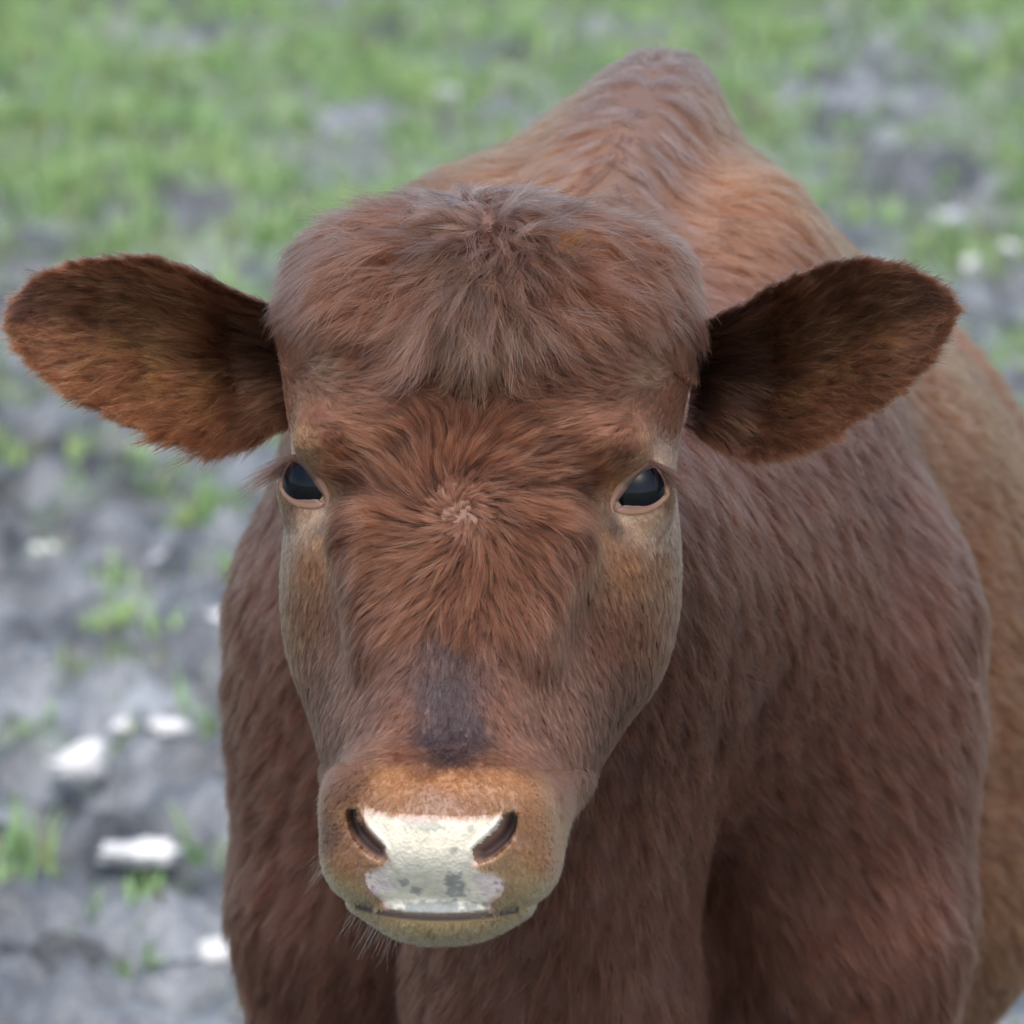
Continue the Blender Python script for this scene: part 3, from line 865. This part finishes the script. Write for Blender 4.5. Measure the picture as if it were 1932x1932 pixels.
        for inner in (True, False):
            root = bil(S if inner else Bk); nn_ = unit(bil(N)) * (1 if inner else -1)
            du, dv = unit(bil(np.gradient(S, axis=0))), unit(bil(np.gradient(S, axis=1)))
            fan = vn * (.75 if inner else .4) + rng.normal(0, .22, n)
            edge = np.abs(vn) > .86
            d = unit(du * (.9 if inner else 1.0) + dv * (fan + np.where(edge, np.sign(vn) * .5, 0))[:, None])
            ln = np.where(edge | (un > .93), np.where((vn > .86) & (un < .45), 62, 32), (88 if inner else 34) * (1 - .55 * un)) * np.exp(rng.normal(0, .25, n))
            k = 6; t = np.linspace(0, 1, k)[None, :, None]
            lift = .40 if inner else .15
            bend = unit(d - nn_ * .25)
            pts = root[:, None] - nn_[:, None] * 2 + (d[:, None] * (t - .25 * t ** 2) + nn_[:, None] * lift * (t - .55 * t ** 2) + bend[:, None] * .25 * t ** 2) * ln[:, None, None]
            pts = pts + np.array([0, 0, -1.0]) * (ln[:, None, None] * .10 * t ** 2)
            pts = fromL(pts)
            kids = 11
            pp = tuft(pts, nn_ @ RL.T, kids, np.full(n, .0030), .8, .07, .45, 5)
            c = bil(ec.reshape(nu, nv, 3)) if inner else np.tile(np.array(B_), (n, 1))
            if inner:
                w_ = rng.choice(n, 90, replace=False)
                w_ = w_[(un[w_] < .7) & (np.abs(vn[w_]) < .8)]
                gl_ = pts[w_][:, :1] + (pts[w_] - pts[w_][:, :1]) * rng.uniform(1.1, 2.1, (len(w_), 1, 1))
                hair_object('ear_wisp', ear, tuft(gl_, (nn_ @ RL.T)[w_], 5, np.full(len(w_), .0014), .7, .06, .3, 6), np.array([.00012, .00012, .0001, .00009, .00006, .00003]), rng.uniform(.5, 1.15, (len(w_) * 5, 1)) * np.array([.40, .25, .12]), m_fur)
            hair_object('ear_hair', ear, pp, np.array([.00014, .00014, .00012, .00009, .00003]), kid_colors(c, kids, .42, .22), m_fur)

# ------------------------------------------------------------------ trodden mud, turf, stones
def axis(lo, hi, step, far, n):
    a = np.arange(lo, hi + step / 2, step)
    g_ = np.geomspace(1, far, n) - 1 + step * np.arange(1, n + 1)
    return np.concatenate([a[0] - g_[::-1], a, a[-1] + g_])
def green(x, y):
    n = noise2(x, y, .50) * .7 + noise2(x, y, .22, 3.3) * .75 + noise2(x, y, 1.7, 7.1) * .45
    return n + np.interp(y, [0, 3, 5.0, 6.3, 7.5, 11], [-.62, -.48, -.36, .02, .36, .48])
def relief(x, y):
    b = noise2(x, y, .45, 1.1) * .04 + (.5 - np.abs(noise2(x, y, .20, 2.2))) * .09 + (.5 - np.abs(noise2(x, y, .105, 5.2))) * .11 + noise2(x, y, .055, 3.9) * .036
    hoof = np.maximum(0, noise2(x, y, .19, 9.0) - .2) * -.11
    fade = 1 / (1 + (np.maximum(np.abs(x) - 4.3, 0) + np.maximum(y - 14.6, 0) + np.maximum(-.2 - y, 0)) * 2.0)
    return (b + hoof - .08) * fade + noise2(x, y, 9.0, 4.4) * .05 * np.minimum(1, 60 / (60 + np.abs(x) + np.abs(y)))
gx, gy = axis(-4.6, 5.0, .026, 400, 34), axis(-.4, 15.0, .026, 600, 36)
GX, GY2 = np.meshgrid(gx, gy, indexing='ij')
GZ = relief(GX, GY2)
nx, ny = GX.shape
ii = (np.arange(nx - 1)[:, None] * ny + np.arange(ny - 1)[None]).ravel()
gf = np.stack([ii, ii + ny, ii + ny + 1, ii + 1], 1)
gfar = sstep(0, 2.5, np.maximum(np.maximum(np.abs(GX) - 4.6, GY2 - 15.0), -.6 - GY2)).reshape(-1, 1)
gr = sstep(-.05, .5, green(GX, GY2)).reshape(-1, 1) * (1 - gfar) + .85 * gfar
mn = noise2(GX, GY2, .12, 6.6).reshape(-1, 1) * .5 + noise2(GX, GY2, .5, 8.8).reshape(-1, 1) * .5
mn = mn + (noise2(GX, GY2, .052, 2.6) * .75 + noise2(GX, GY2, .16, 9.6) * .5).reshape(-1, 1)
mn = mn * (1 - gfar)
mud = np.array([.108, .117, .127]) * np.clip(1 + 1.05 * mn, .2, 2.4)
gc = mud * (1 - .55 * gr) + np.array([.13, .19, .075]) * .55 * gr
m_mud, nt, bs = new_mat('mud')
at = nt.nodes.new('ShaderNodeAttribute'); at.attribute_name = 'col'
bs.inputs['Roughness'].default_value = .38
tc = nt.nodes.new('ShaderNodeTexCoord'); no = node(nt, 'ShaderNodeTexNoise', Scale=28.0, Detail=6.0)
n2 = node(nt, 'ShaderNodeTexNoise', Scale=5.0, Detail=8.0, Roughness=.65)
nt.links.new(tc.outputs['Object'], n2.inputs['Vector'])
mr2 = nt.nodes.new('ShaderNodeMapRange'); mr2.inputs[1].default_value = .3; mr2.inputs[2].default_value = .7; mr2.inputs[3].default_value = .6; mr2.inputs[4].default_value = 1.4
mx2 = nt.nodes.new('ShaderNodeVectorMath'); mx2.operation = 'SCALE'
nt.links.new(n2.outputs['Fac'], mr2.inputs[0]); nt.links.new(at.outputs['Color'], mx2.inputs[0]); nt.links.new(mr2.outputs[0], mx2.inputs['Scale'])
nt.links.new(mx2.outputs[0], bs.inputs['Base Color'])
nt.links.new(tc.outputs['Object'], no.inputs['Vector'])
bp = node(nt, 'ShaderNodeBump', Strength=.9, Distance=.03)
nt.links.new(no.outputs['Fac'], bp.inputs['Height']); nt.links.new(bp.outputs[0], bs.inputs['Normal'])
link('ground', mesh('ground', np.stack([GX, GY2, GZ], -1).reshape(-1, 3), gf, m_mud, True, gc), None, kind='structure')

# grass: tufts of blades where the turf still holds
n = 50000
x, y = rng.uniform(-4.8, 5.2, n), rng.uniform(-.4, 15.5, n)
gv = green(x, y)
for px, py, r in ((240, 1145, .035), (190, 1250, .045), (232, 1215, .025), (10, 1660, .05), (440, 1375, .05), (380, 960, .045), (300, 900, .05), (400, 1560, .03), (250, 1740, .03), (455, 1080, .05)):
    q = onground(px, py)
    gv = np.maximum(gv, .8 - ((x - q[0]) ** 2 + ((y - q[1]) / 1.8) ** 2) / r ** 2 * .5)
keep = rng.random(n) < sstep(-.05, .6, gv) * .95 + .055
tx, ty, tg = x[keep], y[keep], gv[keep]
k_ = 18
n = len(tx) * k_
rr_, aa_ = np.repeat(rng.uniform(.015, .06, len(tx)), k_) * np.sqrt(rng.random(n)), rng.random(n) * 2 * np.pi
x, y, gv = np.repeat(tx, k_) + rr_ * np.cos(aa_), np.repeat(ty, k_) + rr_ * np.sin(aa_), np.repeat(tg, k_)
ln = rng.uniform(.6, 1.1, n) * np.repeat(rng.uniform(.025, .080, len(tx)), k_) * (.75 + .4 * sstep(0, .8, gv))
az = aa_ + rng.normal(0, .7, n); le = rng.uniform(.1, 1.0, n)
dh = np.stack([np.cos(az), np.sin(az), np.zeros(n)], 1)
sd = np.stack([-np.sin(az), np.cos(az), np.zeros(n)], 1) * rng.uniform(.0018, .0040, n)[:, None]
rt = np.stack([x, y, relief(x, y) - .006], 1)
up = np.array([0, 0, 1.0])
p1 = rt + (dh * np.sin(le * .5)[:, None] + up * np.cos(le * .5)[:, None]) * (ln * .55)[:, None]
p2 = p1 + (dh * np.sin(le * 1.4)[:, None] + up * np.cos(le * 1.4)[:, None]) * (ln * .45)[:, None]
BV = np.stack([rt - sd, rt + sd, p1 + sd * .8, p1 - sd * .8, p2], 1).reshape(-1, 3)
b0 = np.arange(n) * 5
BT = np.concatenate([np.stack([b0, b0 + 1, b0 + 2], 1), np.stack([b0, b0 + 2, b0 + 3], 1), np.stack([b0 + 3, b0 + 2, b0 + 4], 1)])
hue = (np.repeat(rng.normal(0, .7, len(tx)), k_) + rng.normal(0, .35, n))[:, None]
gcol = np.array([.28, .43, .165]) + hue * np.array([.035, .022, .004])
dry = (rng.random(n) < .10)[:, None]
gcol = np.where(dry, np.array([.26, .23, .11]), np.clip(gcol, .02, 1))
m_gr, nt, bs = new_mat('grass_blades')
at = nt.nodes.new('ShaderNodeAttribute'); at.attribute_name = 'col'
nt.links.new(at.outputs['Color'], bs.inputs['Base Color'])
bs.inputs['Roughness'].default_value = .45
tr = nt.nodes.new('ShaderNodeBsdfTranslucent'); ms = nt.nodes.new('ShaderNodeMixShader'); ms.inputs[0].default_value = .35
mo = [k_ for k_ in nt.nodes if k_.type == 'OUTPUT_MATERIAL'][0]
nt.links.new(at.outputs['Color'], tr.inputs[0]); nt.links.new(bs.outputs[0], ms.inputs[1]); nt.links.new(tr.outputs[0], ms.inputs[2]); nt.links.new(ms.outputs[0], mo.inputs[0])
link('grass', mesh('grass', BV, BT, m_gr, False, np.repeat(gcol, 5, 0)), None, kind='stuff', label='short green grass in patches on the trodden mud', category='grass')
print('blades', n)

m_st, nt, bs = new_mat('pale_stone')
tc = nt.nodes.new('ShaderNodeTexCoord'); no = node(nt, 'ShaderNodeTexNoise', Scale=30.0, Detail=5.0)
cr = nt.nodes.new('ShaderNodeValToRGB'); cr.color_ramp.elements[0].position = .3; cr.color_ramp.elements[0].color = (.34, .34, .35, 1); cr.color_ramp.elements[1].position = .6; cr.color_ramp.elements[1].color = (.66, .66, .65, 1)
nt.links.new(tc.outputs['Object'], no.inputs['Vector']); nt.links.new(no.outputs['Fac'], cr.inputs[0]); nt.links.new(cr.outputs[0], bs.inputs['Base Color'])
bs.inputs['Roughness'].default_value = .7
m_st2, nt, bs = new_mat('grey_stone')
bs.inputs['Base Color'].default_value = (.38, .39, .42, 1)
def stone(px, py, wpx, hpx, seed, label, mat=None, lobes=None):
    q = onground(px, py + hpx * .4)
    dist = np.linalg.norm(q - CAM)
    k = U * dist / DIST
    w, hh = wpx * k / 2, hpx * k
    n1, n2 = 20, 14
    a = np.linspace(0, 2 * np.pi, n1, endpoint=False); b = np.linspace(0, np.pi, n2)
    D = np.stack([np.outer(np.sin(b), np.cos(a)), np.outer(np.sin(b), np.sin(a)), np.repeat(np.cos(b)[:, None], n1, 1)], -1).reshape(-1, 3)
    D = np.sign(D) * np.abs(D) ** .8
    r = .94 + .40 * noise(D * 1.4 + seed * 7.7) + .20 * noise(D * 3.3 + seed)
    Vs = D * r[:, None] * np.array([w, w * .75, hh * .36])
    if lobes:
        Vs[:, 2] *= 1 + lobes * np.sin(np.clip(Vs[:, 0] / w, -1, 1) * 1.6 + .3)
    fs = np.array([[i * n1 + j, (i + 1) * n1 + j, (i + 1) * n1 + (j + 1) % n1, i * n1 + (j + 1) % n1] for i in range(n2 - 1) for j in range(n1)])
    o = link('stone', mesh('stone', Vs, fs, mat or m_st), None, label=label, category='stone', group='pale stones lying in the mud')
    z = relief(q[0] + np.linspace(-w, w, 7), np.full(7, q[1])).mean()
    zn = relief(np.full(9, q[0]), q[1] - np.linspace(.0, .35, 9)).max() - .03       # resting on the lumps, not lost behind them
    z = max(z, zn)
    o.location = (q[0], q[1], z + hh * .42)
for s_ in ((262, 1585, 150, 62, 1, 'longest white stone, lying flat in mud low on the left', None, .3),
           (145, 1392, 110, 85, 2, 'white jagged stone with a raised corner on the grey mud', None, .7),
           (315, 1392, 85, 42, 3, 'white oval stone right beside the jagged white one'),
           (232, 1322, 46, 36, 4, 'small pale round stone just above the white oval stone'),
           (405, 1775, 66, 80, 5, 'white upright stone half hidden by the cow\'s right foreleg'),
           (85, 1008, 62, 40, 6, 'white stone alone on mud below the cow\'s right ear'),
           (430, 1185, 84, 40, 7, 'pale flat stone against the cow\'s right flank'),
           (305, 1015, 54, 34, 8, 'dull pale stone between two grass tufts left of the cheek', m_st2),
           (1790, 398, 66, 52, 9, 'white stone in turf above the cow\'s left ear', m_st2),
           (1835, 516, 50, 42, 10, 'left one of two pale stones beyond the left ear tip'),
           (1902, 506, 46, 40, 11, 'right one of two pale stones near the right picture edge'),
           (835, 180, 60, 34, 12, 'grey stone in far grass left of the withers', m_st2)):
    stone(*s_)
